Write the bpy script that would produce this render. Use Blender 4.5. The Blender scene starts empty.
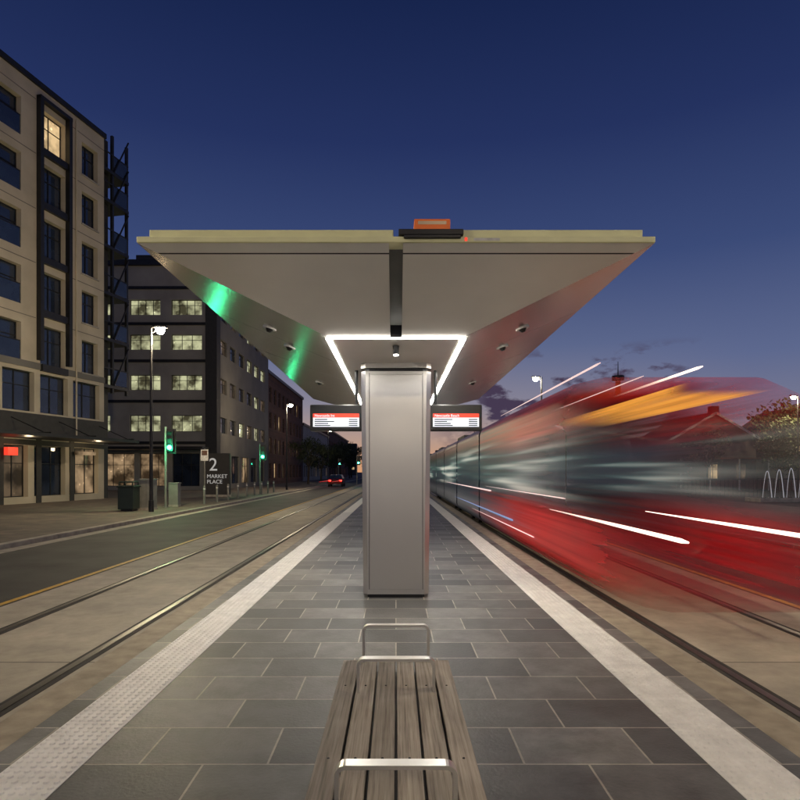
import bpy, math, random
from mathutils import Vector, Matrix
random.seed(7)
S=bpy.context.scene
S.view_settings.view_transform='Standard'; S.view_settings.look='None'; S.view_settings.exposure=0
COL=S.collection

# ---------------------------------------------------------------- materials
def newmat(n):
    m=bpy.data.materials.new(n); m.use_nodes=True
    return m,m.node_tree.nodes,m.node_tree.links,m.node_tree.nodes['Principled BSDF']
def mat(n,col,rough=.6,metal=0,var=.15,scale=4,bump=0,bscale=60,emit=None,es=0,spec=.5,bdist=.01):
    m,N,L,b=newmat(n)
    b.inputs['Roughness'].default_value=rough; b.inputs['Metallic'].default_value=metal
    b.inputs['Specular IOR Level'].default_value=spec
    tc=N.new('ShaderNodeTexCoord')
    no=N.new('ShaderNodeTexNoise'); no.inputs['Scale'].default_value=scale; no.inputs['Detail'].default_value=6
    L.new(tc.outputs['Object'],no.inputs['Vector'])
    r=N.new('ShaderNodeValToRGB')
    r.color_ramp.elements[0].position=.3; r.color_ramp.elements[1].position=.7
    r.color_ramp.elements[0].color=[c*(1-var) for c in col]+[1]
    r.color_ramp.elements[1].color=[min(1,c*(1+var)) for c in col]+[1]
    L.new(no.outputs['Fac'],r.inputs['Fac']); L.new(r.outputs['Color'],b.inputs['Base Color'])
    if bump:
        n2=N.new('ShaderNodeTexNoise'); n2.inputs['Scale'].default_value=bscale; n2.inputs['Detail'].default_value=4
        L.new(tc.outputs['Object'],n2.inputs['Vector'])
        bp=N.new('ShaderNodeBump'); bp.inputs['Strength'].default_value=bump; bp.inputs['Distance'].default_value=bdist
        L.new(n2.outputs['Fac'],bp.inputs['Height']); L.new(bp.outputs['Normal'],b.inputs['Normal'])
    if emit:
        b.inputs['Emission Color'].default_value=list(emit)+[1]; b.inputs['Emission Strength'].default_value=es
    return m
def emis(n,col,s):
    m,N,L,b=newmat(n); b.inputs['Base Color'].default_value=[c*.5 for c in col]+[1]
    b.inputs['Emission Color'].default_value=list(col)+[1]; b.inputs['Emission Strength'].default_value=s
    return m
def brickmat(n,c1,c2,mort,bw,rh,ms,rough=.5,bump=.4,offset=.5,rot=0,var=.5,nscale=1.7):
    m,N,L,b=newmat(n); b.inputs['Roughness'].default_value=rough
    tc=N.new('ShaderNodeTexCoord'); mp=N.new('ShaderNodeMapping'); L.new(tc.outputs['Object'],mp.inputs['Vector'])
    mp.inputs['Rotation'].default_value=rot if isinstance(rot,tuple) else (0,0,rot)
    br=N.new('ShaderNodeTexBrick'); br.inputs['Scale'].default_value=1
    br.inputs['Brick Width'].default_value=bw; br.inputs['Row Height'].default_value=rh
    br.inputs['Mortar Size'].default_value=ms; br.inputs['Mortar Smooth'].default_value=.1; br.offset=offset
    br.inputs['Color1'].default_value=list(c1)+[1]; br.inputs['Color2'].default_value=list(c2)+[1]; br.inputs['Mortar'].default_value=list(mort)+[1]
    L.new(mp.outputs['Vector'],br.inputs['Vector'])
    no=N.new('ShaderNodeTexNoise'); no.inputs['Scale'].default_value=nscale; no.inputs['Detail'].default_value=8; no.inputs['Roughness'].default_value=.7
    L.new(tc.outputs['Object'],no.inputs['Vector'])
    mr=N.new('ShaderNodeMapRange'); mr.inputs['From Min'].default_value=.3; mr.inputs['From Max'].default_value=.7
    mr.inputs['To Min'].default_value=1-var; mr.inputs['To Max'].default_value=1+var*.6
    L.new(no.outputs['Fac'],mr.inputs['Value'])
    mx=N.new('ShaderNodeVectorMath'); mx.operation='SCALE'
    L.new(br.outputs['Color'],mx.inputs[0]); L.new(mr.outputs['Result'],mx.inputs['Scale'])
    L.new(mx.outputs['Vector'],b.inputs['Base Color'])
    rr=N.new('ShaderNodeMapRange'); rr.inputs['To Min'].default_value=rough-.15; rr.inputs['To Max'].default_value=rough+.2
    L.new(no.outputs['Fac'],rr.inputs['Value']); L.new(rr.outputs['Result'],b.inputs['Roughness'])
    n2=N.new('ShaderNodeTexNoise'); n2.inputs['Scale'].default_value=45; n2.inputs['Detail'].default_value=5
    L.new(tc.outputs['Object'],n2.inputs['Vector'])
    sb=N.new('ShaderNodeMath'); sb.operation='MULTIPLY_ADD'; sb.inputs[1].default_value=-1.5
    L.new(br.outputs['Fac'],sb.inputs[0]); L.new(n2.outputs['Fac'],sb.inputs[2])
    bp=N.new('ShaderNodeBump'); bp.inputs['Strength'].default_value=bump; bp.inputs['Distance'].default_value=.004
    L.new(sb.outputs[0],bp.inputs['Height']); L.new(bp.outputs['Normal'],b.inputs['Normal'])
    return m

M={}
M['paver']=brickmat('bluestone_paver',(.075,.079,.084),(.21,.21,.207),(.42,.39,.34),.66,.44,.006,rough=.48,var=.5,nscale=3.0,bump=.7)
M['footpath']=brickmat('footpath_paver',(.12,.10,.08),(.19,.155,.12),(.07,.06,.05),.6,.3,.008,rough=.7)
M['concrete']=brickmat('track_concrete',(.37,.33,.27),(.42,.375,.30),(.14,.12,.10),5.6,2.9,.012,rough=.7,offset=0,rot=math.pi/2,var=.35,bump=.3)
M['asphalt']=mat('asphalt',(.055,.052,.048),.75,var=.4,scale=.9,bump=.6,bscale=90)
M['ground']=mat('ground_dirt',(.07,.065,.06),.9,bump=.3)
M['kerb']=mat('kerb_concrete',(.36,.33,.28),.8,var=.25,bump=.3)
M['coping']=mat('platform_coping',(.33,.28,.21),.7,var=.25,bump=.3,scale=6)
M['tactile']=mat('tactile_white',(.84,.83,.80),.5,var=.10,scale=7,bump=.1)
M['rail']=mat('rail_steel',(.14,.13,.12),.4,metal=.9)
M['rubber']=mat('rail_rubber',(.03,.028,.026),.8)
M['yellow']=mat('yellow_paint',(.55,.33,.04),.6,var=.35,scale=12)
M['white']=mat('white_paint',(.7,.7,.68),.6,var=.2,scale=12)
M['soffit']=mat('soffit_panel',(.80,.78,.74),.36,metal=.25,var=.05,scale=1.5,bump=.15,bscale=1.2,bdist=.02)
M['soffit_side']=mat('soffit_side_panel',(.66,.65,.63),.22,metal=.65,var=.06,scale=1.2,bump=.2,bscale=.9,bdist=.03)
M['fascia']=mat('canopy_fascia',(.84,.84,.50),.5,var=.07)
M['bandm']=mat('canopy_band',(.80,.80,.76),.4,metal=.15,var=.04)
M['slot']=mat('canopy_slot',(.16,.16,.15),.5)
M['dark']=mat('dark_steel',(.03,.03,.032),.45,metal=.5)
M['black']=mat('black_plastic',(.012,.012,.013),.4)
M['led']=emis('led_white',(1,.95,.86),58)
M['led_soft']=emis('led_soft',(1,.95,.86),18)
# brushed stainless
m,N,L,b=newmat('brushed_stainless'); b.inputs['Metallic'].default_value=.88; b.inputs['Base Color'].default_value=(.56,.54,.515,1)
b.inputs['Anisotropic'].default_value=.5
tc=N.new('ShaderNodeTexCoord'); mp=N.new('ShaderNodeMapping'); mp.inputs['Scale'].default_value=(1,1,260); L.new(tc.outputs['Object'],mp.inputs['Vector'])
no=N.new('ShaderNodeTexNoise'); no.inputs['Scale'].default_value=2; no.inputs['Detail'].default_value=4; L.new(mp.outputs['Vector'],no.inputs['Vector'])
mr=N.new('ShaderNodeMapRange'); mr.inputs['To Min'].default_value=.30; mr.inputs['To Max'].default_value=.48; L.new(no.outputs['Fac'],mr.inputs['Value']); L.new(mr.outputs['Result'],b.inputs['Roughness'])
bp=N.new('ShaderNodeBump'); bp.inputs['Strength'].default_value=.15; bp.inputs['Distance'].default_value=.002; L.new(no.outputs['Fac'],bp.inputs['Height']); L.new(bp.outputs['Normal'],b.inputs['Normal'])
M['steel']=m
M['polish']=mat('polished_steel',(.7,.69,.66),.3,metal=.85,var=.05)
# timber, grain along Y
def timber(n,k,off):
    m,N,L,b=newmat(n); b.inputs['Roughness'].default_value=.7
    tc=N.new('ShaderNodeTexCoord'); mp=N.new('ShaderNodeMapping'); mp.inputs['Scale'].default_value=(60,1.4,10); mp.inputs['Location'].default_value=(off,off,0); L.new(tc.outputs['Object'],mp.inputs['Vector'])
    no=N.new('ShaderNodeTexNoise'); no.inputs['Scale'].default_value=1.6; no.inputs['Detail'].default_value=9; no.inputs['Roughness'].default_value=.65; no.inputs['Distortion'].default_value=.1; L.new(mp.outputs['Vector'],no.inputs['Vector'])
    r=N.new('ShaderNodeValToRGB'); e=r.color_ramp.elements; e[0].position=.3; e[0].color=(.13*k,.108*k,.088*k,1); e[1].position=.7; e[1].color=(.46*k,.41*k,.35*k,1)
    x=e.new(.48); x.color=(.32*k,.275*k,.23*k,1)
    L.new(no.outputs['Fac'],r.inputs['Fac'])
    oi=N.new('ShaderNodeTexNoise'); oi.inputs['Scale'].default_value=4; L.new(tc.outputs['Object'],oi.inputs['Vector'])
    mr=N.new('ShaderNodeMapRange'); mr.inputs['To Min'].default_value=.6; mr.inputs['To Max'].default_value=1.35; L.new(oi.outputs['Fac'],mr.inputs['Value'])
    vm=N.new('ShaderNodeVectorMath'); vm.operation='SCALE'; L.new(r.outputs['Color'],vm.inputs[0]); L.new(mr.outputs['Result'],vm.inputs['Scale']); L.new(vm.outputs['Vector'],b.inputs['Base Color'])
    bp=N.new('ShaderNodeBump'); bp.inputs['Strength'].default_value=.5; bp.inputs['Distance'].default_value=.002; L.new(no.outputs['Fac'],bp.inputs['Height']); L.new(bp.outputs['Normal'],b.inputs['Normal'])
    return m
for i,k in enumerate((.95,.78,1.05)): M['timber%d'%i]=timber('weathered_timber',k,i*3.7)
M['cream']=mat('cream_render',(.46,.40,.31),.85,var=.15,scale=.6,bump=.2)
M['greywall']=mat('grey_panel',(.15,.14,.125),.7,var=.15,scale=.5)
M['lightband']=mat('spandrel_panel',(.32,.295,.26),.7,var=.18,scale=.5)
M['brick']=brickmat('red_brick',(.16,.07,.045),(.11,.05,.035),(.12,.10,.09),.24,.09,.01,rough=.85,rot=(math.pi/2,0,math.pi/2))
M['darkwall']=mat('dark_wall',(.035,.033,.032),.7)
M['glass']=mat('dark_glass',(.02,.03,.055),.06,var=.4,scale=.8,spec=1.0,bump=.25,bscale=1.1,bdist=.02)
def litglass(n,c,s):
    m,N,L,b=newmat(n); b.inputs['Roughness'].default_value=.15; b.inputs['Base Color'].default_value=(.03,.03,.03,1)
    tc=N.new('ShaderNodeTexCoord')
    v=N.new('ShaderNodeTexNoise'); v.inputs['Scale'].default_value=.9; v.inputs['Detail'].default_value=3; L.new(tc.outputs['Object'],v.inputs['Vector'])
    r=N.new('ShaderNodeValToRGB'); e=r.color_ramp.elements; e[0].color=(c[0]*.10,c[1]*.09,c[2]*.08,1); e[1].color=list(c)+[1]; e[0].position=.38; e[1].position=.62
    L.new(v.outputs['Fac'],r.inputs['Fac'])
    v2=N.new('ShaderNodeTexVoronoi'); v2.inputs['Scale'].default_value=2.2; L.new(tc.outputs['Object'],v2.inputs['Vector'])
    k=N.new('ShaderNodeMapRange'); k.inputs['From Min'].default_value=.08; k.inputs['From Max'].default_value=.2; k.inputs['To Min'].default_value=s*2.2; k.inputs['To Max'].default_value=s; L.new(v2.outputs['Distance'],k.inputs['Value'])
    L.new(r.outputs['Color'],b.inputs['Emission Color']); L.new(k.outputs['Result'],b.inputs['Emission Strength'])
    return m
M['lit']=litglass('lit_window',(1,.70,.36),.8)
M['litoff']=litglass('lit_office_window',(.85,.85,.5),.65)
M['litdim']=litglass('dim_window',(.5,.34,.2),.22)
M['shop']=litglass('shop_window',(.9,.60,.33),.4)
M['leaf']=mat('foliage',(.045,.06,.022),.7,var=.5,scale=2)
M['bark']=mat('bark',(.06,.045,.03),.9)
M['roof']=mat('roof_tile',(.13,.065,.05),.8,var=.3)
M['green']=emis('signal_green',(.02,1,.35),70)
M['orange']=mat('orange_plastic',(.75,.16,.03),.5,emit=(1,.2,.03),es=.12)
M['bin']=mat('bin_green',(.02,.035,.025),.5)
M['redlamp']=emis('tail_lamp',(1,.03,.02),12)
M['signred']=emis('sign_red',(1,.06,.03),1.0)
M['signwhite']=emis('screen_white',(.85,.88,.95),.95)
M['text']=emis('text_white',(.8,.8,.78),.35)
M['cabinet']=mat('grey_cabinet',(.22,.22,.2),.6)
M['lampglow']=emis('street_lamp_glow',(1,.85,.55),300)
M['carpaint']=mat('car_paint',(.12,.02,.02),.3,metal=.3)
M['water']=mat('fountain_water',(.8,.82,.85),.2,var=.1,emit=(.9,.9,1),es=.25)  # faint glow put into the water itself, standing in for light on the jets

# ---------------------------------------------------------------- mesh helpers
def empty(name,loc=(0,0,0),rz=0):
    o=bpy.data.objects.new(name,None); COL.objects.link(o); o.location=loc; o.rotation_euler=(0,0,rz); o.empty_display_size=.2
    return o
class MB:
    def __init__(s): s.v=[]; s.f=[]; s.m=[]; s.mats=[]
    def mi(s,m):
        if m not in s.mats: s.mats.append(m)
        return s.mats.index(m)
    def poly(s,pts,m):
        i=len(s.v); s.v+= [tuple(p) for p in pts]; s.f.append(tuple(range(i,i+len(pts)))); s.m.append(s.mi(m))
    def box(s,x0,x1,y0,y1,z0,z1,m):
        c=[(x0,y0,z0),(x1,y0,z0),(x1,y1,z0),(x0,y1,z0),(x0,y0,z1),(x1,y0,z1),(x1,y1,z1),(x0,y1,z1)]
        i=len(s.v); s.v+=c
        for q in [(0,3,2,1),(4,5,6,7),(0,1,5,4),(1,2,6,5),(2,3,7,6),(3,0,4,7)]:
            s.f.append(tuple(i+k for k in q)); s.m.append(s.mi(m))
    def tube(s,p0,p1,r0,r1,m,n=10,caps=True):
        p0=Vector(p0);p1=Vector(p1);d=(p1-p0).normalized()
        a=d.orthogonal().normalized(); b=d.cross(a); i=len(s.v)
        for p,r in((p0,r0),(p1,r1)):
            for k in range(n):
                t=2*math.pi*k/n; s.v.append(tuple(p+a*r*math.cos(t)+b*r*math.sin(t)))
        for k in range(n):
            s.f.append((i+k,i+(k+1)%n,i+n+(k+1)%n,i+n+k)); s.m.append(s.mi(m))
        if caps:
            s.f.append(tuple(i+k for k in reversed(range(n)))); s.m.append(s.mi(m))
            s.f.append(tuple(i+n+k for k in range(n))); s.m.append(s.mi(m))
    def obj(s,name,parent=None,bevel=0,smooth=False):
        me=bpy.data.meshes.new(name); me.from_pydata(s.v,[],s.f)
        for m in s.mats: me.materials.append(M[m])
        me.polygons.foreach_set('material_index',s.m)
        if smooth: me.polygons.foreach_set('use_smooth',[True]*len(s.f))
        me.update()
        o=bpy.data.objects.new(name,me); COL.objects.link(o)
        if parent: o.parent=parent
        if bevel:
            b=o.modifiers.new('b','BEVEL'); b.width=bevel; b.segments=2; b.limit_method='ANGLE'
        return o
def light(name,kind,loc,power,col,size=.3,rot=(0,0,0),parent=None,spot=None):
    l=bpy.data.lights.new(name,kind); l.energy=power; l.color=col
    if kind=='AREA': l.shape='DISK'; l.size=size
    elif kind in('POINT','SPOT'): l.shadow_soft_size=size
    if spot: l.spot_size=spot; l.spot_blend=.6
    o=bpy.data.objects.new(name,l); COL.objects.link(o); o.location=loc; o.rotation_euler=rot
    if parent: o.parent=parent
    return o
def text(s,size,loc,rot,m,parent,name='lettering',align='LEFT'):
    c=bpy.data.curves.new(name,'FONT'); c.body=s; c.size=size; c.extrude=.004; c.align_x=align
    c.materials.append(M[m]); o=bpy.data.objects.new(name,c); COL.objects.link(o); o.location=loc; o.rotation_euler=rot; o.parent=parent
    return o

G=-.28   # street level ; platform top is z=0
# ---------------------------------------------------------------- ground, road, platform
b=MB(); b.poly([(-1500,-200,G-.02),(1500,-200,G-.02),(1500,3000,G-.02),(-1500,3000,G-.02)],'ground'); b.obj('ground')
b=MB(); b.poly([(-9.1,-40,G),(-5.2,-40,G),(-5.2,600,G),(-9.1,600,G)],'asphalt'); b.obj('road')
b=MB(); b.poly([(5.2,-40,G),(9.1,-40,G),(9.1,600,G),(5.2,600,G)],'asphalt'); b.obj('road')
for sx in(-1,1):
    b=MB(); a,c=sorted((sx*2.3,sx*5.2)); b.poly([(a,-40,G+.004),(c,-40,G+.004),(c,600,G+.004),(a,600,G+.004)],'concrete'); b.obj('track_slab')
    for x in(2.95,4.4):
        r=MB(); X=sx*x
        r.box(X-.085,X+.085,-40,500,G+.0,G+.008,'rubber'); r.box(X-.04,X+.03,-40,500,G+.0,G+.014,'rail')
        r.obj('tram_rail')
    b=MB(); X=sx*5.3; b.poly([(X-.05,-40,G+.006),(X+.05,-40,G+.006),(X+.05,400,G+.006),(X-.05,400,G+.006)],'yellow'); b.obj('yellow_line')
    a,c=sorted((sx*9.0,sx*9.2)); b=MB()
    y=-20
    while y<200:
        b.box(a,c,y,y+2.38,G-.05,G+.13,'kerb'); y+=2.4
    b.obj('kerb',bevel=.02)
    a,c=sorted((sx*8.6,sx*9.0)); b=MB(); b.poly([(a,-30,G+.005),(c,-30,G+.005),(c,300,G+.005),(a,300,G+.005)],'kerb'); b.obj('gutter')
b=MB(); b.box(-60,-9.2,-40,500,G-.1,G+.125,'footpath'); b.obj('footpath')
b=MB(); b.box(9.2,19,-40,500,G-.1,G+.125,'footpath'); b.obj('footpath')
P=empty('platform')
b=MB(); b.box(-2.12,2.12,-12,48,-.5,0,'paver'); b.obj('paving',P)
for sx in(-1,1):
    a,c=sorted((sx*2.12,sx*2.38)); b=MB(); b.box(a,c,-12,48,-.5,.002,'coping'); b.obj('edge_coping',P,bevel=.012)
    a,c=sorted((sx*1.605,sx*1.965)); b=MB()
    y=-3
    while y<46:
        b.box(a,c,y,y+.597,0,.005,'tactile'); y+=.6
    n=7
    for i in range(n):
        X=sx*(1.605+.36*(i+.5)/n)
        for j in range(0,420):
            Y=.6+.0514*(j+.5)
            b.tube((X,Y,.005),(X,Y,.012),.0175,.0105,'tactile',n=8)
    b.obj('tactile_paving',P)
b=MB(); b.box(-.13,.03,4.1,4.12,0,.003,'rubber'); b.box(-.13,.03,4.35,4.37,0,.003,'rubber'); b.box(-.13,-.115,4.12,4.35,0,.003,'rubber'); b.box(.015,.03,4.12,4.35,0,.003,'rubber'); b.obj('pit_lid')

# ---------------------------------------------------------------- canopy shelter
def shelter(y0):
    R=empty('tram_stop_shelter',(0,y0,0))
    z0,z1=2.80,3.27; ox,ix=2.0,.65; ya,yb,yc,yd=0,1.16,8.7,9.9
    b=MB()
    g=.055
    def front(Ya,Yb):
        for sg in(-1,1):
            t=.085
            def P_(X,t): return (X,Ya+(Yb-Ya)*t,z1+(z0-z1)*t)
            w=lambda t:ox+(ix-ox)*t
            b.poly([P_(sg*w(0),0),P_(sg*g,0),P_(sg*g,t),P_(sg*w(t),t)],'bandm')
            t2=t+.012
            b.poly([P_(sg*w(t),t),P_(sg*g,t),P_(sg*g,t2),P_(sg*w(t2),t2)],'dark')
            b.poly([P_(sg*w(t2),t2),P_(sg*g,t2),P_(sg*g,1),P_(sg*ix,1)],'soffit')
        b.poly([(-g,Ya,z1),(-g,Yb,z0),(-g,Yb,z0+.12),(-g,Ya,z1+.05)],'dark')
        b.poly([(g,Ya,z1),(g,Yb,z0),(g,Yb,z0+.12),(g,Ya,z1+.05)],'slot')
        b.poly([(-g,Ya,z1+.05),(g,Ya,z1+.05),(g,Yb,z0+.12),(-g,Yb,z0+.12)],'slot')
        b.poly([(-g,Yb,z0),(g,Yb,z0),(g,Yb,z0+.12),(-g,Yb,z0+.12)],'dark')
    front(ya,yb); front(yd,yc)
    for sg in(-1,1):
        cuts=[0,.2,.4,.6,.8,1.0]
        for i in range(5):
            s0,s1=cuts[i],cuts[i+1]
            e=.0012 if i<4 else 0
            O=lambda s:(sg*ox,ya+(yd-ya)*s,z1); I=lambda s:(sg*ix,yb+(yc-yb)*s,z0)
            b.poly([O(s0),O(s1-e),I(s1-e),I(s0)],'soffit_side')
            if e: b.poly([O(s1-e),O(s1),I(s1),I(s1-e)],'dark')
    b.poly([(-ix,yb,z0),(ix,yb,z0),(ix,yc,z0),(-ix,yc,z0)],'soffit')
    b.obj('soffit',R)
    b=MB()
    b.box(-1.93,-.02,.05,yd-.05,z1+.055,z1+.125,'fascia'); b.box(.02,1.93,.05,yd-.05,z1+.055,z1+.125,'fascia')
    b.box(-ox-.005,ox+.005,-.01,yd,z1+.002,z1+.05,'fascia')
    b.obj('roof_edge',R,bevel=.008)
    b=MB(); w=.026
    for sg in(-1,1): b.box(sg*ix-w,sg*ix+w,yb,yc,z0-.012,z0-.003,'led')
    b.obj('led_strips',R)
    b=MB()
    for sg in(-1,1):   # aluminium channel lips each side of the strip
        for q in(-1,1):
            a,c=sorted((sg*ix+q*(w+.001),sg*ix+q*(w+.008))); b.box(a,c,yb,yc,z0-.014,z0-.002,'bandm')
    b.obj('led_channels',R)
    b=MB(); b.box(-ix+w+.01,ix-w-.01,yb-.010,yb+.010,z0-.012,z0-.003,'led_soft'); b.obj('led_strips',R)
    for sg in(-1,1):
        for (X,Z,Y) in((1.29,3.023,7.3-4.64),(1.35,3.044,6.43-4.64),(1.3,3.03,5.6)):
            b=MB(); b.tube((sg*X,Y,Z+.01),(sg*X+sg*.006,Y,Z-.012),.075,.072,'bandm',20); b.tube((sg*X+sg*.006,Y,Z-.012),(sg*X+sg*.016,Y,Z-.045),.045,.02,'black',16)
            b.obj('dome_camera',R,smooth=False)
    C0=2.5
    b=MB()
    def prism(x,ya_,yb_,zl,zh,ch,m,xt=None):
        xt=xt or x
        def ring(x,z): return [(-x+ch,ya_,z),(x-ch,ya_,z),(x,ya_+ch,z),(x,yb_-ch,z),(x-ch,yb_,z),(-x+ch,yb_,z),(-x,yb_-ch,z),(-x,ya_+ch,z)]
        A=ring(x,zl);B=ring(xt,zh)
        for k in range(8): b.poly([A[k],A[(k+1)%8],B[(k+1)%8],B[k]],m)
        b.poly(A[::-1],m); b.poly(B,m)
    prism(.34,C0+.04,C0+.76,0,.045,.03,'black')
    prism(.39,C0,C0+.8,.045,2.70,.055,'steel',xt=.42)
    prism(.37,C0+.03,C0+.77,2.70,2.74,.05,'dark')
    prism(.42,C0,C0+.8,2.74,2.80,.055,'steel')
    b.box(-.322,-.314,C0-.002,C0+.01,.1,2.68,'dark'); b.box(.314,.322,C0-.002,C0+.01,.1,2.68,'dark')
    b.box(-.312,.312,C0-.006,C0+.01,.10,2.66,'steel')
    b.obj('column',R,bevel=.004)
    b=MB(); b.tube((0,1.5,2.79),(0,1.5,2.70),.035,.03,'dark',12); b.tube((0,1.5,2.70),(0,1.5,2.692),.024,.024,'led',12); b.obj('spot_light',R)
    light('column_spot','SPOT',(0,1.5,2.68),60,(1,.9,.75),.04,(math.radians(12),0,0),R,spot=math.radians(110))
    for sg in(-1,1):
        D=empty('information_display',(sg*.755,3.0,2.02)); D.parent=R
        b=MB(); b.box(-.33,.33,-.08,.08,0,.33,'black'); b.obj('housing',D,bevel=.015)
        b=MB(); b.box(-.29,.29,-.084,-.079,.05,.215,'signwhite'); b.obj('screen',D)
        b=MB(); b.box(-.29,.29,-.087,-.084,.165,.215,'signred')
        for k in range(4):
            for (a,c) in((-.27,-.27+random.uniform(.15,.3)),(.16,.27)): b.box(a,c,-.088,-.084,.06+.025*k,.072+.025*k,'dark')
        b.obj('screen_text',D)
        text('Newcastle Int' if sg<0 else 'Newcastle Beach',.045,(-.27,-.09,.175),(math.pi/2,0,0),'signwhite',D)
        b=MB(); b.tube((-sg*.25,.05,.33),(-sg*.25,.05,.80),.02,.02,'dark')
        a,c=sorted((-sg*.33,-sg*.36)); b.box(a,c,-.04,.04,.1,.24,'dark')
        b.obj('hanger',D)
    q=empty('roof_beacon',(0,0,0)); q.parent=R
    b=MB(); b.box(.02,.52,-.03,.16,z1+.055,z1+.10,'dark'); b.box(.06,.50,-.034,.10,z1+.03,z1+.054,'black'); b.obj('bracket',q,bevel=.005)
    b=MB(); b.box(.14,.42,.0,.14,z1+.10,z1+.19,'orange'); b.obj('box',q,bevel=.008)
    b=MB(); b.box(.17,.39,-.004,.0,z1+.145,z1+.17,'shop'); b.obj('lens',q)
    b=MB(); b.box(.53,.55,-.013,-.010,z1+.012,z1+.04,'signred'); b.box(.60,.80,-.013,-.010,z1+.015,z1+.035,'white'); b.obj('label',q)
    return R
shelter(4.64); shelter(-10.9)  # rear shelter is added, unseen behind the camera, so its LEDs light the foreground

# ---------------------------------------------------------------- bench
B=empty('platform_bench')
b=MB(); n=6; W=.585; gap=.011; sw=(W-gap*(n-1))/n
for i in range(n):
    x0=-W/2+i*(sw+gap); dz=random.uniform(-.002,.002)
    b.box(x0,x0+sw,.9+random.uniform(-.003,.003),3.35+random.uniform(-.003,.003),.41,.45+dz,'timber%d'%random.choice((0,1,2)))
b.box(-W/2-.006,-W/2+.03,.9,3.35,.30,.405,'timber0'); b.box(W/2-.03,W/2+.006,.9,3.35,.30,.405,'timber1')
for y in(1.45,2.2,2.95):
    for i in range(n):
        xc=-W/2+i*(sw+gap)+sw/2; b.tube((xc,y,.449),(xc,y,.4535),.006,.005,'dark',8)
b.obj('seat',B,bevel=.006)
b=MB()
b.box(-W/2+.04,W/2-.04,1.0,3.3,.385,.400,'black')
for y in(1.2,2.1,3.0):
    b.box(-.23,.23,y-.03,y+.03,.33,.384,'dark'); b.box(-.18,-.13,y-.03,y+.03,0,.33,'dark'); b.box(.13,.18,y-.03,y+.03,0,.33,'dark')
b.obj('frame',B)
def loop(y,ztop,w=.375,flat=.045):
    pts=[(-w/2,.38)]
    r=.035
    for k in range(7):
        a=math.pi-(math.pi/2)*k/6; pts.append((-w/2+r+r*math.cos(a),ztop-r+r*math.sin(a)))
    for k in range(7):
        a=math.pi/2-(math.pi/2)*k/6; pts.append((w/2-r+r*math.cos(a),ztop-r+r*math.sin(a)))
    pts.append((w/2,.38))
    b=MB(); th=.013
    inn=[]
    for i,(x,z) in enumerate(pts):
        p=pts[max(0,i-1)];q=pts[min(len(pts)-1,i+1)]
        d=Vector((q[0]-p[0],q[1]-p[1])).normalized(); inn.append((x+d[1]*th,z-d[0]*th))
    for i in range(len(pts)-1):
        A,Bp,C,D=pts[i],pts[i+1],inn[i+1],inn[i]
        y0,y1=y-flat/2,y+flat/2
        b.poly([(A[0],y0,A[1]),(Bp[0],y0,Bp[1]),(Bp[0],y1,Bp[1]),(A[0],y1,A[1])],'polish')
        b.poly([(D[0],y0,D[1]),(D[0],y1,D[1]),(C[0],y1,C[1]),(C[0],y0,C[1])],'polish')
        b.poly([(A[0],y0,A[1]),(D[0],y0,D[1]),(C[0],y0,C[1]),(Bp[0],y0,Bp[1])],'polish')
        b.poly([(A[0],y1,A[1]),(Bp[0],y1,Bp[1]),(C[0],y1,C[1]),(D[0],y1,D[1])],'polish')
    b.obj('armrest',B)
loop(1.84,.61); loop(2.88,.61,flat=.05); loop(3.33,.655,w=.37,flat=.04)

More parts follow.
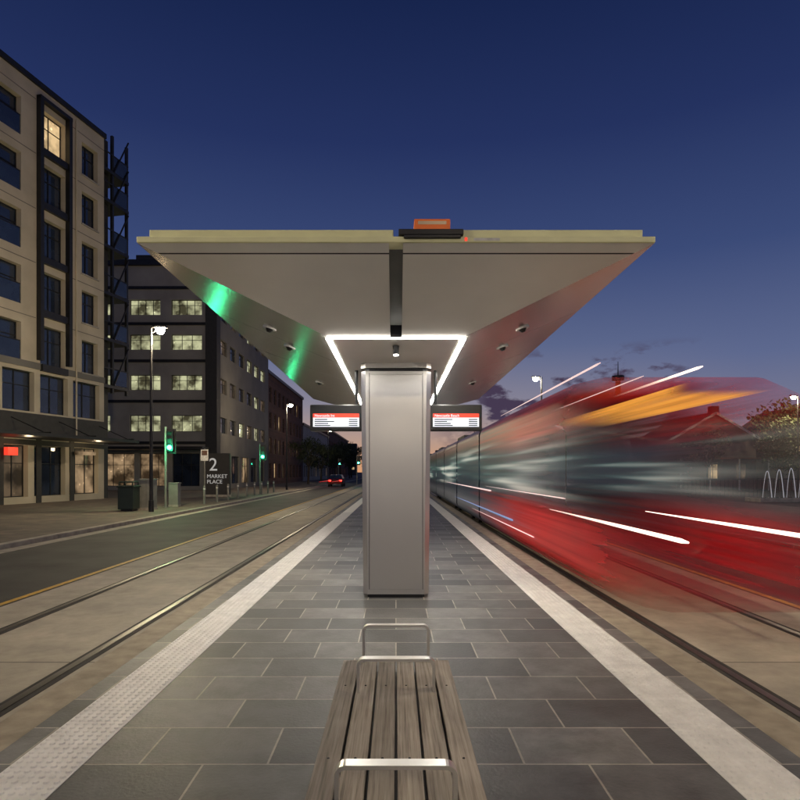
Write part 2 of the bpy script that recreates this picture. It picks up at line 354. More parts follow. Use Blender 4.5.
# ---------------------------------------------------------------- tram (moving: long-exposure body)
def trammat(n,ghost):
    m,N,L,b=newmat(n); b.inputs['Roughness'].default_value=.4
    tc=N.new('ShaderNodeTexCoord'); sp=N.new('ShaderNodeSeparateXYZ'); L.new(tc.outputs['Object'],sp.inputs[0])
    def mrange(src,a,bb,c,d,smooth=False):
        r=N.new('ShaderNodeMapRange'); r.inputs['From Min'].default_value=a; r.inputs['From Max'].default_value=bb; r.inputs['To Min'].default_value=c; r.inputs['To Max'].default_value=d; L.new(src,r.inputs['Value'])
        if smooth: r.interpolation_type='SMOOTHSTEP'
        return r.outputs['Result']
    def math_(op,a,c,v=None):
        q=N.new('ShaderNodeMath'); q.operation=op; L.new(a,q.inputs[0])
        if c is not None: L.new(c,q.inputs[1])
        else: q.inputs[1].default_value=v
        return q.outputs[0]
    def mixf(f,a,c):
        mm=N.new('ShaderNodeMix'); L.new(f,mm.inputs['Factor']); L.new(a,mm.inputs['A']); L.new(c,mm.inputs['B']); return mm.outputs['Result']
    zf=mrange(sp.outputs['Z'],-.2,3.0,0,1)
    mp=N.new('ShaderNodeMapping'); mp.inputs['Scale'].default_value=(.25,.045,7); L.new(tc.outputs['Object'],mp.inputs['Vector'])
    no=N.new('ShaderNodeTexNoise'); no.inputs['Scale'].default_value=1.6; no.inputs['Detail'].default_value=4; L.new(mp.outputs['Vector'],no.inputs['Vector'])
    jit=mrange(no.outputs['Fac'],0,1,-.05,.05); zj=math_('ADD',zf,jit)
    def ramp(src,st):
        r=N.new('ShaderNodeValToRGB'); e=r.color_ramp.elements
        e[0].position=st[0][0]; e[0].color=list(st[0][1])+[1]; e[1].position=st[-1][0]; e[1].color=list(st[-1][1])+[1]
        for p,c in st[1:-1]: q=e.new(p); q.color=list(c)+[1]
        L.new(src,r.inputs['Fac']); return r.outputs['Color']
    red=(.68,.016,.024)
    front=ramp(zj,[(0,(.10,.01,.01)),(.08,red),(.31,red),(.40,(.16,.09,.11)),(.66,(.16,.10,.12)),(.76,red),(1,(.6,.014,.025))])
    rear=ramp(zj,[(0,(.03,.03,.04)),(.07,(.10,.12,.2)),(.22,(.35,.38,.5)),(.32,(.06,.09,.2)),(.42,(.015,.03,.07)),(.76,(.02,.04,.09)),(.84,(.20,.06,.10)),(1,(.10,.10,.16))])
    mx=N.new('ShaderNodeMix'); mx.data_type='RGBA'
    yj=math_('ADD',sp.outputs['Y'],mrange(no.outputs['Fac'],0,1,-8,8))
    L.new(mrange(yj,12,20,0,1),mx.inputs['Factor']); L.new(front,mx.inputs['A']); L.new(rear,mx.inputs['B'])
    L.new(mx.outputs['Result'],b.inputs['Base Color'])
    mp2=N.new('ShaderNodeMapping'); mp2.inputs['Scale'].default_value=(.2,.075,3.0); mp2.inputs['Location'].default_value=(3,5,1); L.new(tc.outputs['Object'],mp2.inputs['Vector'])
    n2=N.new('ShaderNodeTexNoise'); n2.inputs['Scale'].default_value=1.3; n2.inputs['Detail'].default_value=1.5; L.new(mp2.outputs['Vector'],n2.inputs['Vector'])
    hot=mrange(n2.outputs['Fac'],.50,.75,0,1,True)
    band=ramp(zf,[(0,(0,0,0)),(.34,(0,0,0)),(.46,(1,1,1)),(.68,(1,1,1)),(.78,(0,0,0))])
    base=mrange(n2.outputs['Fac'],.3,.6,.04,.10)
    eint=math_('ADD',base,math_('MULTIPLY',hot,None,.5))
    st=math_('MULTIPLY',eint,band)
    ecol=ramp(n2.outputs['Fac'],[(0,(.15,.25,.5)),(.45,(.22,.33,.45)),(.55,(.3,.5,.5)),(.68,(.85,.85,.72))])
    L.new(ecol,b.inputs['Emission Color']); L.new(st,b.inputs['Emission Strength'])
    if ghost:
        lowa=mrange(sp.outputs['Y'],5.4,9.5,.12,1,True)
        higha=mrange(sp.outputs['Y'],6.6,11.5,.06,1,True)
        wina=mrange(sp.outputs['Y'],7.0,13.0,.10,1,True)
        zm=mrange(zf,.27,.42,0,1,True); zt=mrange(zf,.66,.80,0,1,True)
        a=mixf(zt,mixf(zm,lowa,wina),higha)
        k=mrange(no.outputs['Fac'],.3,.7,.65,1.2)
        solid=mrange(sp.outputs['Y'],11,15,0,1,True)
        mm=N.new('ShaderNodeMix'); L.new(solid,mm.inputs['Factor']); L.new(math_('MULTIPLY',a,k),mm.inputs['A']); mm.inputs['B'].default_value=1; a=mm.outputs['Result']
        a=math_('MULTIPLY',a,mrange(zj,-.02,.12,.0,1,True))
        cl=N.new('ShaderNodeClamp'); L.new(a,cl.inputs['Value'])
        L.new(cl.outputs['Result'],b.inputs['Alpha'])
    return m
M['tram']=trammat('tram_body',False); M['ghost']=trammat('tram_body_motion',True)
T=empty('tram')
cx=3.86
def section(y,hw,zb,zt,r):
    pts=[]
    for (sx_,sz_,a0) in((1,-1,-math.pi/2),(1,1,0),(-1,1,math.pi/2),(-1,-1,math.pi)):
        cxx=cx+sx_*(hw-r); cz=(zb+r) if sz_<0 else (zt-r)
        for k in range(6):
            a=a0+(math.pi/2)*k/5; pts.append((cxx+r*math.cos(a),y,cz+r*math.sin(a)))
    return pts
def loft(name,secs,m,capA,capB):
    b=MB(); R=[section(*s) for s in secs]; n=len(R[0])
    for s in R: b.v+=s
    for j in range(len(R)-1):
        for k in range(n):
            b.f.append((j*n+k,(j+1)*n+k,(j+1)*n+(k+1)%n,j*n+(k+1)%n)); b.m.append(b.mi(m))
    if capA: b.poly(R[0],m)
    if capB: b.poly(R[-1][::-1],m)
    return b.obj(name,T,smooth=True)
loft('nose_body',[(6.2,.80,.15,.75,.25),(6.3,1.0,.05,1.0,.27),(6.5,1.15,-.02,1.4,.28),(6.85,1.22,-.06,1.95,.3),(7.4,1.28,-.08,2.5,.3),(8.1,1.31,-.08,2.78,.3),(9.3,1.31,-.08,2.87,.3),(14,1.31,-.08,2.9,.3),(18.2,1.31,-.08,2.9,.3)],'ghost',True,False)
ys=[18.5,25,25.3,31.5,31.8,38,38.3,45]
loft('gangway',[(18.2,1.28,-.05,2.86,.28),(18.5,1.28,-.05,2.86,.28)],'tram',False,False)
for i in range(0,len(ys)-1,2):
    loft('car_body',[(ys[i],1.31,-.08,2.9,.3),(ys[i+1],1.31,-.08,2.9,.3)],'tram',False,i==6)
    if i+2<len(ys): loft('gangway',[(ys[i+1],1.26,-.05,2.84,.25),(ys[i+2],1.26,-.05,2.84,.25)],'black',False,False)
b=MB()
for y in(28,41): b.box(3.0,4.7,y-1.3,y+1.3,2.9,3.15,'greywall')
b.obj('roof_pods',T,bevel=.05)
b=MB()
for y in(22,28.5,41):
    for yy in(-.9,.9):
        for x in(2.95,4.75): b.tube((x-.06,y+yy,G+.3),(x+.06,y+yy,G+.3),.29,.29,'dark',20)
b.obj('wheels',T)
M['tr_white']=emis('trail_headlight',(1,.78,.64),2.4); M['tr_soft']=emis('trail_soft',(1,.72,.68),.9); M['tr_red']=emis('trail_red',(1,.05,.04),.5); M['tr_blue']=emis('trail_blue',(.35,.5,.9),.4)
def trail(x,z,y0,y1,r,m):
    b=MB(); n=10; mid=y0+(y1-y0)*.35
    b.tube((x,y0,z),(x,y0+.15,z),r*.4,r,m,n,False);b.tube((x,y0+.15,z),(x,mid,z),r,r*.9,m,n,False); b.tube((x,mid,z),(x,y1,z),r*.9,r*.2,m,n); b.obj('light_trail',T)
trail(3.02,.77,6.2,11.8,.026,'tr_white'); trail(4.7,.76,6.3,11.3,.028,'tr_white')
trail(4.7,3.12,9.2,15,.022,'tr_white'); trail(2.62,2.9,7.7,15,.014,'tr_soft'); trail(3.3,2.78,8,14,.008,'tr_soft')
trail(2.54,1.1,9,17,.008,'tr_soft'); trail(2.53,.45,13,26,.022,'tr_blue'); trail(2.53,.30,11,20,.010,'tr_soft'); trail(2.53,1.0,16,30,.02,'tr_soft')
m,N,L,bb=newmat('trail_display'); bb.inputs['Base Color'].default_value=(.4,.2,.02,1); bb.inputs['Emission Color'].default_value=(1,.42,.06,1); bb.inputs['Emission Strength'].default_value=.85
tc=N.new('ShaderNodeTexCoord'); mp=N.new('ShaderNodeMapping'); mp.inputs['Scale'].default_value=(6,.15,30); L.new(tc.outputs['Object'],mp.inputs['Vector']); no=N.new('ShaderNodeTexNoise'); no.inputs['Scale'].default_value=1; L.new(mp.outputs['Vector'],no.inputs['Vector'])
sp=N.new('ShaderNodeSeparateXYZ'); L.new(tc.outputs['Object'],sp.inputs[0])
a1=N.new('ShaderNodeMapRange'); a1.interpolation_type='SMOOTHSTEP'; a1.inputs['From Min'].default_value=7.0; a1.inputs['From Max'].default_value=7.8; L.new(sp.outputs['Y'],a1.inputs['Value'])
a2=N.new('ShaderNodeMapRange'); a2.inputs['From Min'].default_value=9.5; a2.inputs['From Max'].default_value=13; a2.inputs['To Min'].default_value=1; a2.inputs['To Max'].default_value=0; L.new(sp.outputs['Y'],a2.inputs['Value'])
a3=N.new('ShaderNodeMapRange'); a3.inputs['From Min'].default_value=.3; a3.inputs['From Max'].default_value=.7; a3.inputs['To Min'].default_value=.55; a3.inputs['To Max'].default_value=1; L.new(no.outputs['Fac'],a3.inputs['Value'])
q=N.new('ShaderNodeMath'); q.operation='MULTIPLY'; L.new(a1.outputs[0],q.inputs[0]); L.new(a2.outputs[0],q.inputs[1]); q2=N.new('ShaderNodeMath'); q2.operation='MULTIPLY'; L.new(q.outputs[0],q2.inputs[0]); L.new(a3.outputs[0],q2.inputs[1]); L.new(q2.outputs[0],bb.inputs['Alpha'])
M['tr_disp']=m
b=MB(); b.poly([(3.45,7.0,2.47),(4.45,7.0,2.47),(4.45,13,2.47),(3.45,13,2.47)],'tr_disp'); b.poly([(3.45,7.0,2.47),(3.45,13,2.47),(3.45,13,2.56),(3.45,7.0,2.56)],'tr_disp'); b.obj('destination_trail',T)

# ---------------------------------------------------------------- buildings
def facade(b,u0,u1,z0,z1,holes,wm,y=0,axis=None,depth=.22,frame='dark'):
    us=sorted({u0,u1}|{h[0] for h in holes}|{h[1] for h in holes}); zs=sorted({z0,z1}|{h[2] for h in holes}|{h[3] for h in holes})
    tr=axis or (lambda x,y,z:(x,y,z))
    for i in range(len(us)-1):
        for j in range(len(zs)-1):
            cu=(us[i]+us[i+1])/2; cz=(zs[j]+zs[j+1])/2
            if any(h[0]<cu<h[1] and h[2]<cz<h[3] for h in holes): continue
            b.poly([tr(us[i],y,zs[j]),tr(us[i+1],y,zs[j]),tr(us[i+1],y,zs[j+1]),tr(us[i],y,zs[j+1])],wm)
    def bx(x0,x1,y0,y1,z0_,z1_,m):
        c=[(x0,y0,z0_),(x1,y0,z0_),(x1,y1,z0_),(x0,y1,z0_),(x0,y0,z1_),(x1,y0,z1_),(x1,y1,z1_),(x0,y1,z1_)]
        c=[tr(*p) for p in c]
        for q in [(0,3,2,1),(4,5,6,7),(0,1,5,4),(1,2,6,5),(2,3,7,6),(3,0,4,7)]: b.poly([c[k] for k in q],m)
    for h in holes:
        a,c,d,e,g=h[:5]; nm=h[5] if len(h)>5 else 2
        yy=y+depth
        b.poly([tr(a,yy,d),tr(c,yy,d),tr(c,yy,e),tr(a,yy,e)],g)
        b.poly([tr(a,y,d),tr(c,y,d),tr(c,yy,d),tr(a,yy,d)],wm); b.poly([tr(a,y,e),tr(a,yy,e),tr(c,yy,e),tr(c,y,e)],wm)
        b.poly([tr(a,y,d),tr(a,yy,d),tr(a,yy,e),tr(a,y,e)],wm); b.poly([tr(c,y,d),tr(c,y,e),tr(c,yy,e),tr(c,yy,d)],wm)
        f=.05
        bx(a,a+f,yy-.05,yy-.003,d,e,frame); bx(c-f,c,yy-.05,yy-.003,d,e,frame); bx(a+f,c-f,yy-.048,yy-.003,d,d+f,frame); bx(a+f,c-f,yy-.048,yy-.003,e-f,e,frame)
        for k in range(1,nm):
            u=a+(c-a)*k/nm; bx(u-.025,u+.025,yy-.046,yy-.003,d+f,e-f,frame)
        bx(a+f,c-f,yy-.044,yy-.003,(d*.35+e*.65)-.02,(d*.35+e*.65)+.02,frame)
    return bx
ang=math.atan2(.977,.213)
A=empty('apartment_building',(-22.39,17.71,0),ang)
b=MB(); holes=[]
tops=[21.0,18.1,15.15,12.25,9.3]
for k,t in enumerate(tops):
    for s in(0,8.2):
        holes.append((18.1-s,19.44-s,t-1.9,t,'glass',2))
        if 11.3-s>0: holes.append((11.3-s,13.75-s,t-2.0,t,'glass',2))
    holes.append((15.0,16.8,t-1.95,t+.15,['lit','glass','glass','glass','glass'][k],2))
for (a,c) in((1,4.5),(5,8.5),(9.2,12.2),(12.6,14.6),(15,17),(17.4,19.6)): holes.append((a,c,4.7,6.8,'glass',2))
for (a,c,g) in((1,5,'glass'),(5.5,9,'shop'),(9.4,11.6,'glass'),(12,14.2,'litdim'),(14.6,16.8,'glass'),(17.1,19.5,'shop')): holes.append((a,c,.2,2.9,g,3))
facade(b,0,20,G,22.2,holes,'cream',depth=.35)
b.box(0,20,.4,16,G,22.1,'cream'); b.box(-.1,20.1,-.12,16,22.2,22.5,'dark')
b.poly([(20,0,G),(20,.4,G),(20,.4,22.2),(20,0,22.2)],'cream')
for a,c in((14.75,14.98),(16.82,17.05)): b.box(a,c,-.28,-.003,7.5,21.7,'dark')
b.box(14.75,17.05,-.30,-.004,21.5,21.7,'dark')
for t in tops: b.box(14.98,16.82,-.2,-.003,t-2.35,t-1.98,'dark')
b.box(0,20.02,-.06,-.002,7.0,7.35,'greywall'); b.box(0,20.02,-.06,-.002,3.6,4.6,'darkwall')
for a in(0,4.6,8.6,12.3,14.7,17.1): b.box(a+.02,a+.35,-.05,-.002,G,4.65,'darkwall') if False else b.box(a+.02,a+.35,-.05,-.002,G,3.55,'darkwall')
# ground level dark cladding above the shopfronts
b.box(0,20.02,-.045,-.002,2.92,3.2,'darkwall')
for t in tops:
    for s in(0,8.2):
        if 11.3-s>0:
            b.box(11.3-s,13.75-s,.05,.07,t-1.98,t-1.0,'glass'); b.box(11.3-s,13.75-s,.04,.08,t-.99,t-.94,'dark')
        b.box(18.05-s,19.5-s,-.07,-.002,t-1.99,t-1.91,'lightband')
    b.box(0,14.7,-.012,-.002,t+.42,t+.46,'greywall'); b.box(17.1,20,-.012,-.002,t+.42,t+.46,'greywall')
b.tube((17.6,-.06,3.4),(17.6,-.06,22),.05,.05,'cream',8)
b.obj('walls_and_windows',A)
b=MB(); b.box(0,19.8,-2.6,-.07,3.25,3.42,'dark'); 
for k in range(7): b.box(.2+k*3.2,.3+k*3.2,-2.5,-.1,3.42,3.5,'dark'); b.tube((.25+k*3.2,-2.5,3.3),(.25+k*3.2,-.1,4.3),.025,.025,'dark')
b.obj('awning',A)
b=MB(); b.box(12.6,13.2,-.35,-.1,2.35,2.75,'signred'); b.box(17.4,18.9,-.3,-.1,2.5,2.7,'shop'); b.obj('shop_sign',A)
for u in(13,18): light('shop_light','POINT',(u,-1.2,2.9),30,(1,.75,.45),.15,parent=A)
b=MB()
b.box(20.03,21.0,.5,14,G,22.6,'darkwall')
for x in(20.9,22.3):
    for y in(.1,2.0): b.box(x,x+.16,y,y+.16,6.5,22.9,'dark')
for t in tops+[22.9]:
    b.box(20.05,22.45,.05,2.3,t-2.5,t-2.3,'dark')
    b.box(21.06,22.3,.10,.12,t-2.25,t-1.3,'glass'); b.box(20.05,22.45,.08,.14,t-1.29,t-1.22,'dark')
    b.tube((21.0,.05,t-2.3),(22.4,.05,t+.3),.05,.05,'dark')
b.box(20.03,22.5,2.4,14,G,22,'darkwall')
b.obj('balcony_frame',A)

O=empty('office_building')
b=MB(); holes=[]
for (z0,z1) in((15.9,17.3),(12.7,14.1),(9.0,10.4),(5.2,6.7)):
    for (a,c) in((-34,-31),(-29.5,-26.2),(-24.4,-21.6),(-20.6,-17.8)): holes.append((a,c,z0,z1,'litoff',random.choice((3,4))))
for (a,c) in((-27,-24),(-23.5,-21),(-20.5,-18)): holes.append((a,c,.2,3.2,'shop' if a<-23 else 'glass',3))
facade(b,-45,-16.6,G,20.4,holes,'lightband',y=0,axis=lambda x,y,z:(x,55+y,z))
holes=[]
for (z0,z1) in((15.9,17.3),(12.7,14.1),(9.0,10.4),(5.2,6.7)):
    for k in range(6): holes.append((1.6+k*3.4,3.9+k*3.4,z0,z1,random.choice(['glass','glass','litoff','litdim']),3))
for k in range(5): holes.append((1.6+k*4,4.6+k*4,.3,3.1,random.choice(['shop','glass','litdim']),3))
facade(b,0,23,G,20.4,holes,'greywall',axis=lambda x,y,z:(-16.6-y,55+x,z))
b.box(-45,-17,55.4,78,G,20.3,'darkwall'); b.box(-45.2,-16.3,54.7,78.2,20.4,20.9,'dark')
for z in(4.2,8.0,11.7,15.1,18.4): b.box(-45,-16.58,54.86,54.997,z-.15,z+.1,'dark')
b.box(-17.4,-16.35,54.75,55.9,G,20.4,'darkwall')
b.box(-30,-17,52.6,54.8,3.5,3.75,'dark')
b.box(-26,-18,60,66,20.9,23.2,'darkwall')
b.obj('walls_and_windows',O)
for (y0,y1,h,wm,name) in((78.3,108,14.5,'brick','brick_building'),(108.4,150,10,'lightband','terrace_building'),(150.5,210,12,'brick','brick_building')):
    E=empty(name); b=MB(); holes=[]
    nf=int(h//3.4)
    for f in range(nf):
        u=1.3
        while u<y1-y0-2.5:
            holes.append((u,u+1.5,.6+f*3.4,2.7+f*3.4,random.choice(['glass','glass','glass','litdim','lit']),2)); u+=3.1
    facade(b,0,y1-y0,G,h,holes,wm,axis=lambda x,y,z,y0=y0:(-16.8-y,y0+x,z))
    b.box(-40,-17.2,y0,y1,G,h-.1,wm); b.box(-40,-16.6,y0-.1,y1+.1,h,h+.4,'dark')
    b.obj('walls_and_windows',E)
b=MB()
for i in range(26):
    x=-60+i*5+random.uniform(-1,1); 
    if -16<x<8: h=random.uniform(3,7)
    else: h=random.uniform(8,17)
    y=random.uniform(300,380); b.box(x,x+random.uniform(5,8),y,y+8,G,h,'darkwall')
    for k in range(3):
        X=x+random.uniform(.5,4); Z=random.uniform(2,h-1); b.box(X,X+1.2,y-.05,y-.01,Z,Z+1.1,'lit')
b.obj('distant_buildings')
b=MB()
for i in range(40):
    x=12+i*4.2+random.uniform(-1,1); h=random.uniform(4,10); y=random.uniform(120,170); b.box(x,x+random.uniform(4,7),y,y+8,G,h,'darkwall')
    if random.random()<.7: X=x+random.uniform(.5,3); Z=random.uniform(1,h-1.5); b.box(X,X+1,y-.05,y-.01,Z,Z+1,random.choice(['lit','litoff']))
b.obj('distant_buildings')
def house(x,y,w,d,h,rh,wm):
    H=empty('gabled_house',(x,y,0)); b=MB(); holes=[]
    n=max(2,int(w/2.6))
    for f in range(max(1,int(h//2.8))):
        for k in range(n):
            u=(k+.5)*w/n-.55; holes.append((u,u+1.1,.7+2.7*f,2.3+2.7*f,random.choice(['glass','litdim','lit','lit']),2))
    facade(b,0,w,G,h,holes,wm); b.box(0,w,.4,d,G,h,wm)
    b.poly([(0,0,G),(0,.4,G),(0,.4,h),(0,0,h)],wm)
    e=.5
    b.poly([(-e,-e,h-.2),(-e,d+e,h-.2),(w/2,d+e,h+rh),(w/2,-e,h+rh)],'roof'); b.poly([(w+e,-e,h-.2),(w/2,-e,h+rh),(w/2,d+e,h+rh),(w+e,d+e,h-.2)],'roof')
    b.poly([(0,0,h),(w,0,h),(w/2,0,h+rh-.12)],wm)
    b.poly([(-e,-e-.01,h-.2),(w/2,-e-.01,h+rh),(w/2,-e-.01,h+rh-.25),(-e+.4,-e-.01,h-.25)],'white'); b.poly([(w+e,-e-.01,h-.2),(w/2,-e-.01,h+rh),(w/2,-e-.01,h+rh-.25),(w+e-.4,-e-.01,h-.25)],'white')
    b.box(-.4,w+.4,-2.2,-.02,2.75,2.9,'roof')
    for k in range(4): b.box(k*w/3.0-.05,k*w/3.0+.05,-2.1,-2.0,G,2.75,'white')
    b.box(w*.7,w*.7+.8,d*.4,d*.4+.8,h+rh*.4,h+rh+1,'brick'); b.obj('walls_and_roof',H)
house(27.5,60,8.5,9,4.9,2.6,'greywall'); house(37.5,58,7.5,9,5.6,2.6,'lightband'); house(46.5,62,11,9,6,2.9,'lightband'); house(18,75,9,8,5,2.2,'brick')

# ---------------------------------------------------------------- trees
def treemesh(seed,h=7,cr=2.6):
    random.seed(seed); b=MB()
    b.tube((0,0,0),(0.1,.05,h*.4),.17,.11,'bark',8)
    cl=[]
    for k in range(8):
        a=k*2.4+random.uniform(-.4,.4); rr=cr*random.uniform(.35,.85); z=h*random.uniform(.5,.88)
        p=(rr*math.cos(a),rr*math.sin(a),z); b.tube((.1,.05,h*.36),p,.07,.02,'bark',6); cl.append((p,cr*random.uniform(.35,.55)))
    cl.append(((0,0,h*.9),cr*.45))
    for (c,r) in cl:
        for i in range(200):
            d=Vector((random.gauss(0,1),random.gauss(0,1),random.gauss(0,.8))).normalized()*r*random.uniform(.3,1.08)
            p=Vector(c)+d; s=random.uniform(.10,.22); n=Vector((random.gauss(0,1),random.gauss(0,1),random.gauss(0,1))).normalized(); a=n.orthogonal().normalized()*s; q=n.cross(a)
            b.poly([p-a,p-q*.5,p+a,p+q*.5],'leaf')
    return b.obj('street_tree')
T1=treemesh(1); T2=treemesh(5,6,2.2)
def tree(src,x,y,s,r=0,name='street_tree'):
    o=bpy.data.objects.new(name,src.data); COL.objects.link(o); o.location=(x,y,G+.1); o.scale=(s,s,s); o.rotation_euler=(0,0,r)
T1.location=(-12,82,G+.1); T1.scale=(.9,.9,.9); T2.location=(-12.5,100,G+.1)
for i,(x,y,s) in enumerate([(-12,118,1.1),(-12.5,135,1.2),(-12,155,1.2),(-13,175,1.4),(-10.5,210,1.3),(-9,240,1.3),(33.5,52,1.05),(35.5,54,1.15),(30.5,48,.75),(28.5,55,.8),(24.5,52,.7),(41.5,53,1.1),(38.5,50,.9),(20,66,.9),(12,120,1.1),(13,90,.9),(14,140,1.2),(46,50,1.1)]):
    tree(T1 if i%2 else T2,x,y,s,i*1.3)
random.seed(11)

# ---------------------------------------------------------------- street furniture
def lamp(x,y,h,side,power,name='street_lamp'):
    E=empty(name,(x,y,G+.1)); b=MB()
    b.tube((0,0,0),(0,0,.5),.11,.10,'dark',12); b.tube((0,0,.5),(0,0,h),.075,.045,'dark',12)
    b.tube((0,0,h-.25),(side*.35,0,h-.02),.03,.025,'dark',8)
    b.box(min(side*.1,side*.65),max(side*.1,side*.65),-.13,.13,h-.02,h+.06,'dark')
    b.obj('pole',E,bevel=.01)
    b=MB(); b.tube((side*.38,0,h-.02),(side*.38,0,h-.10),.15,.19,'lampglow',16); b.tube((side*.38,0,h-.10),(side*.38,0,h-.26),.19,.10,'lampglow',16); b.obj('lantern',E)
    if power: light('lamp_light','POINT',(side*.38,0,h-.45),power,(1,.80,.52),.12,parent=E)
    return E
lamp(-10.2,25,7.7,1,1500); lamp(-10.2,2,8,1,1100); lamp(-10.2,56,8,1,1300); lamp(-10.2,90,8,1,0)
lamp(9.7,40,8,-1,600); lamp(9.9,6,8,-1,1000); lamp(33.5,50,8,-1,900); lamp(9.8,75,8,-1,0); lamp(5.6,-10,8,-1,1300)
def signal(x,y,h,p=14):
    E=empty('traffic_light',(x,y,G+.1)); b=MB()
    b.tube((0,0,0),(0,0,h+.2),.055,.05,'cabinet',12); b.tube((0,0,0),(0,0,.06),.13,.13,'cabinet',12)
    b.box(.07,.37,-.12,.1,h-.95,h,'black'); b.box(-.0,.44,.10,.115,h-1.05,h+.1,'black')
    for k in range(3):
        z=h-.16-k*.31; b.box(.12,.32,-.26,-.12,z+.10,z+.115,'black')
    b.obj('pole_and_head',E)
    b=MB(); b.tube((.22,-.121,h-.78),(.22,-.14,h-.78),.10,.10,'green',16); b.obj('green_lens',E)
    b=MB(); b.tube((.22,-.121,h-.16),(.22,-.13,h-.16),.10,.10,'darkwall',16); b.tube((.22,-.121,h-.47),(.22,-.13,h-.47),.10,.10,'darkwall',16); b.obj('dark_lenses',E)
    if p: light('signal_light','POINT',(.22,-.6,h-.78),p,(.05,1,.4),.1,parent=E)
signal(-10.75,28,3.6,p=80); signal(-10.2,45,3.6,p=40); signal(-4.9,75,3.6,p=0); signal(-9.6,100,3.8,p=0); signal(-5.2,140,4,p=0)
E=empty('litter_bin',(-11.4,25.6,G+.125)); b=MB(); b.box(-.33,.33,-.33,.33,.08,1.0,'bin'); b.box(-.37,.37,-.37,.37,1.0,1.08,'bin'); b.box(-.3,.3,-.3,.3,1.2,1.26,'bin')
for sx in(-.28,.28):
    for sy in(-.28,.28): b.box(sx-.03,sx+.03,sy-.03,sy+.03,1.08,1.2,'bin')
b.box(-.25,.25,-.25,.25,0,.08,'black'); b.obj('body',E,bevel=.02)
E=empty('utility_cabinet',(-10.9,26.4,G+.125)); b=MB(); b.box(-.3,.3,-.22,.22,.1,1.3,'cabinet'); b.box(-.33,.33,-.25,.25,1.3,1.36,'cabinet'); b.box(-.32,.32,-.24,.24,0,.1,'kerb'); b.box(-.005,.005,-.225,-.22,.15,1.25,'dark'); b.obj('body',E,bevel=.01)
E=empty('utility_cabinet',(-10.55,28.6,G+.125)); b=MB(); b.box(-.22,.22,-.2,.2,.1,1.1,'cabinet'); b.box(-.25,.25,-.22,.22,1.1,1.15,'cabinet'); b.box(-.24,.24,-.21,.21,0,.1,'kerb'); b.obj('body',E,bevel=.01)
for i in range(9):
    E=empty('bollard',(-9.9,31+i*2.2,G+.125)); b=MB(); b.tube((0,0,0),(0,0,.9),.06,.06,'cabinet',12); b.tube((0,0,.9),(0,0,.95),.06,.03,'cabinet',12); b.tube((0,0,.75),(0,0,.82),.062,.062,'white',12); b.obj('post',E)
E=empty('address_sign',(-11.9,40,G+.125)); b=MB(); b.box(-.85,.85,-.1,.1,0,2.9,'darkwall'); b.box(-.9,.9,-.14,.14,0,.15,'kerb'); b.obj('panel',E,bevel=.01)
text('2',1.2,(-.55,-.11,1.75),(math.pi/2,0,0),'text',E); text('MARKET\nPLACE',.36,(-.68,-.11,1.25),(math.pi/2,0,0),'text',E)
E=empty('traffic_sign',(-10.2,32,G+.125)); b=MB(); b.tube((0,0,0),(0,0,2.9),.03,.03,'cabinet'); b.box(-.2,.2,-.045,-.03,2.25,2.85,'white'); b.box(-.15,.15,-.048,-.045,2.55,2.8,'brick'); b.obj('post_and_plate',E)
def car(x,y):
    E=empty('car',(x,y,G)); b=MB()
    prof=[(-2.1,.35),(-2.15,.85),(-1.75,1.0),(-1.3,1.42),(.3,1.45),(1.0,1.0),(2.0,.85),(2.1,.4)]
    for i in range(len(prof)):
        a=prof[i];c=prof[(i+1)%len(prof)]
        wa=.86 if a[1]<1.1 else .66; wc=.86 if c[1]<1.1 else .66
        m='glass' if (a[1]>.95 and c[1]>.95 and not(a[1]>1.4 and c[1]>1.4)) else 'carpaint'
        b.poly([(-wa,a[0],a[1]),(wa,a[0],a[1]),(wc,c[0],c[1]),(-wc,c[0],c[1])],m)
    for s in(-1,1):
        b.poly([(s*(.86 if p[1]<1.1 else .66),p[0],p[1]) for p in prof],'carpaint')
        for yy in(-1.35,1.3): b.tube((s*.68,yy,.32),(s*.9,yy,.32),.32,.32,'black',18)
        b.box(min(s*.5,s*.8),max(s*.5,s*.8),-2.17,-2.10,.68,.82,'redlamp')
        b.tube((s*.65,-12,.75),(s*.65,-2.2,.75),.015,.05,'tr_red',6)
    b.obj('body',E)
car(-7.3,74)
F=empty('railing'); b=MB()
b.box(19,60,44.0,44.06,.95,1.02,'dark')
for k in range(140): b.box(19+k*.3,19.025+k*.3,44.01,44.04,G,.95,'dark')
b.obj('bars',F)
# fountain: basin with a row of arching jets
E=empty('fountain',(22.0,36,G)); b=MB()
b.box(-.6,5.6,-.8,.8,0,.25,'kerb'); b.box(-.45,5.45,-.65,.65,.24,.262,'glass')
for i in range(7):
    pr=None; x0=i*.72
    for k in range(15):
        t=k/14; p=(x0+.55*t,.0,.26+1.75*4*t*(1-t)*(.9+.05*(i%3)))
        if pr: b.tube(pr,p,.012+.014*t,.012+.016*t,'water',6,False)
        pr=p
b.obj('basin_and_jets',E)
E=empty('lattice_mast',(29.6,80,G)); b=MB(); b.tube((0,0,0),(0,0,14),.5,.35,'roof',8); b.tube((0,0,14),(0,0,14.6),.8,.8,'dark',10); b.tube((0,0,14.6),(0,0,16.5),.08,.04,'dark',8); b.obj('mast',E)

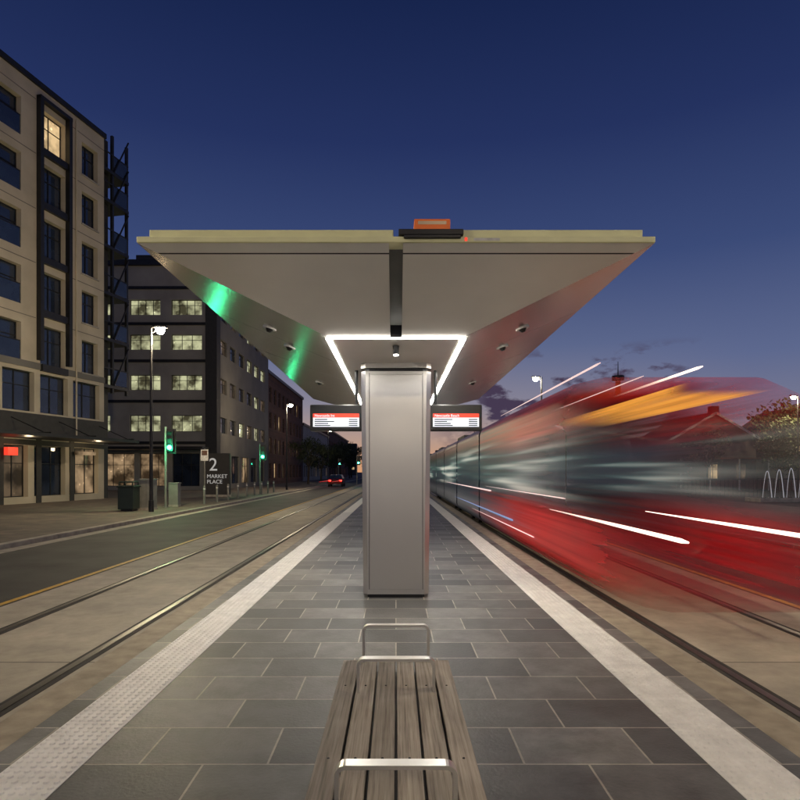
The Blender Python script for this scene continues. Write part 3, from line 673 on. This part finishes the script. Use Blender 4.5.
# ---------------------------------------------------------------- sky
w=bpy.data.worlds.new('World'); S.world=w; w.use_nodes=True; N=w.node_tree.nodes; L=w.node_tree.links; N.clear()
out=N.new('ShaderNodeOutputWorld'); bg=N.new('ShaderNodeBackground'); L.new(bg.outputs[0],out.inputs[0])
tc=N.new('ShaderNodeTexCoord'); sp=N.new('ShaderNodeSeparateXYZ'); L.new(tc.outputs['Generated'],sp.inputs[0])
def ramp(st):
    r=N.new('ShaderNodeValToRGB'); e=r.color_ramp.elements
    e[0].position=st[0][0]; e[0].color=list(st[0][1])+[1]; e[1].position=st[-1][0]; e[1].color=list(st[-1][1])+[1]
    for p,c in st[1:-1]: q=e.new(p); q.color=list(c)+[1]
    L.new(sp.outputs['Z'],r.inputs['Fac']); return r.outputs['Color']
cool=ramp([(0,(.25,.20,.24)),(.07,(.20,.20,.28)),(.17,(.11,.14,.27)),(.32,(.044,.070,.185)),(.48,(.018,.032,.115)),(.63,(.008,.017,.070)),(1,(.004,.009,.04))])
warm=ramp([(0,(.68,.33,.16)),(.05,(.48,.32,.25)),(.11,(.26,.24,.30)),(.2,(.11,.14,.26)),(.32,(.044,.070,.185)),(.48,(.018,.032,.115)),(1,(.004,.009,.04))])
dt=N.new('ShaderNodeVectorMath'); dt.operation='DOT_PRODUCT'; L.new(tc.outputs['Generated'],dt.inputs[0]); dt.inputs[1].default_value=(-.02,1,0)
mr=N.new('ShaderNodeMapRange'); mr.inputs['From Min'].default_value=.84; mr.inputs['From Max'].default_value=1.0; L.new(dt.outputs['Value'],mr.inputs['Value'])
mx=N.new('ShaderNodeMix'); mx.data_type='RGBA'; L.new(mr.outputs['Result'],mx.inputs['Factor']); L.new(cool,mx.inputs['A']); L.new(warm,mx.inputs['B'])
mp=N.new('ShaderNodeMapping'); mp.inputs['Scale'].default_value=(9,9,20); mp.inputs['Location'].default_value=(.3,0,.2); L.new(tc.outputs['Generated'],mp.inputs['Vector'])
cn=N.new('ShaderNodeTexNoise'); cn.inputs['Scale'].default_value=1.0; cn.inputs['Detail'].default_value=8; cn.inputs['Roughness'].default_value=.6; L.new(mp.outputs['Vector'],cn.inputs['Vector'])
cr=N.new('ShaderNodeMapRange'); cr.inputs['From Min'].default_value=.50; cr.inputs['From Max'].default_value=.56; L.new(cn.outputs['Fac'],cr.inputs['Value'])
el=ramp([(0,(.3,.3,.3)),(.08,(1,1,1)),(.17,(1,1,1)),(.20,(0,0,0)),(1,(0,0,0))])
az=N.new('ShaderNodeMapRange'); az.inputs['From Min'].default_value=.05; az.inputs['From Max'].default_value=.15; L.new(sp.outputs['X'],az.inputs['Value'])
az2=N.new('ShaderNodeMapRange'); az2.inputs['From Min'].default_value=.40; az2.inputs['From Max'].default_value=.46; az2.inputs['To Min'].default_value=1; az2.inputs['To Max'].default_value=0; L.new(sp.outputs['X'],az2.inputs['Value'])
def mul(a,c):
    q=N.new('ShaderNodeMath'); q.operation='MULTIPLY'; L.new(a,q.inputs[0]); L.new(c,q.inputs[1]); return q.outputs[0]
cf=mul(mul(mul(cr.outputs['Result'],el),az.outputs['Result']),az2.outputs['Result'])
mc=N.new('ShaderNodeMix'); mc.data_type='RGBA'; L.new(cf,mc.inputs['Factor']); L.new(mx.outputs['Result'],mc.inputs['A']); mc.inputs['B'].default_value=(.06,.042,.08,1)
L.new(mc.outputs['Result'],bg.inputs['Color']); bg.inputs['Strength'].default_value=1.0

# ---------------------------------------------------------------- camera
c=bpy.data.cameras.new('Camera'); o=bpy.data.objects.new('Camera',c); COL.objects.link(o); S.camera=o
o.location=(0,0,1.5); o.rotation_euler=(math.pi/2,0,0); c.sensor_width=36; c.lens=27; c.shift_y=.09; c.shift_x=.005; c.clip_end=5000; c.clip_start=.05
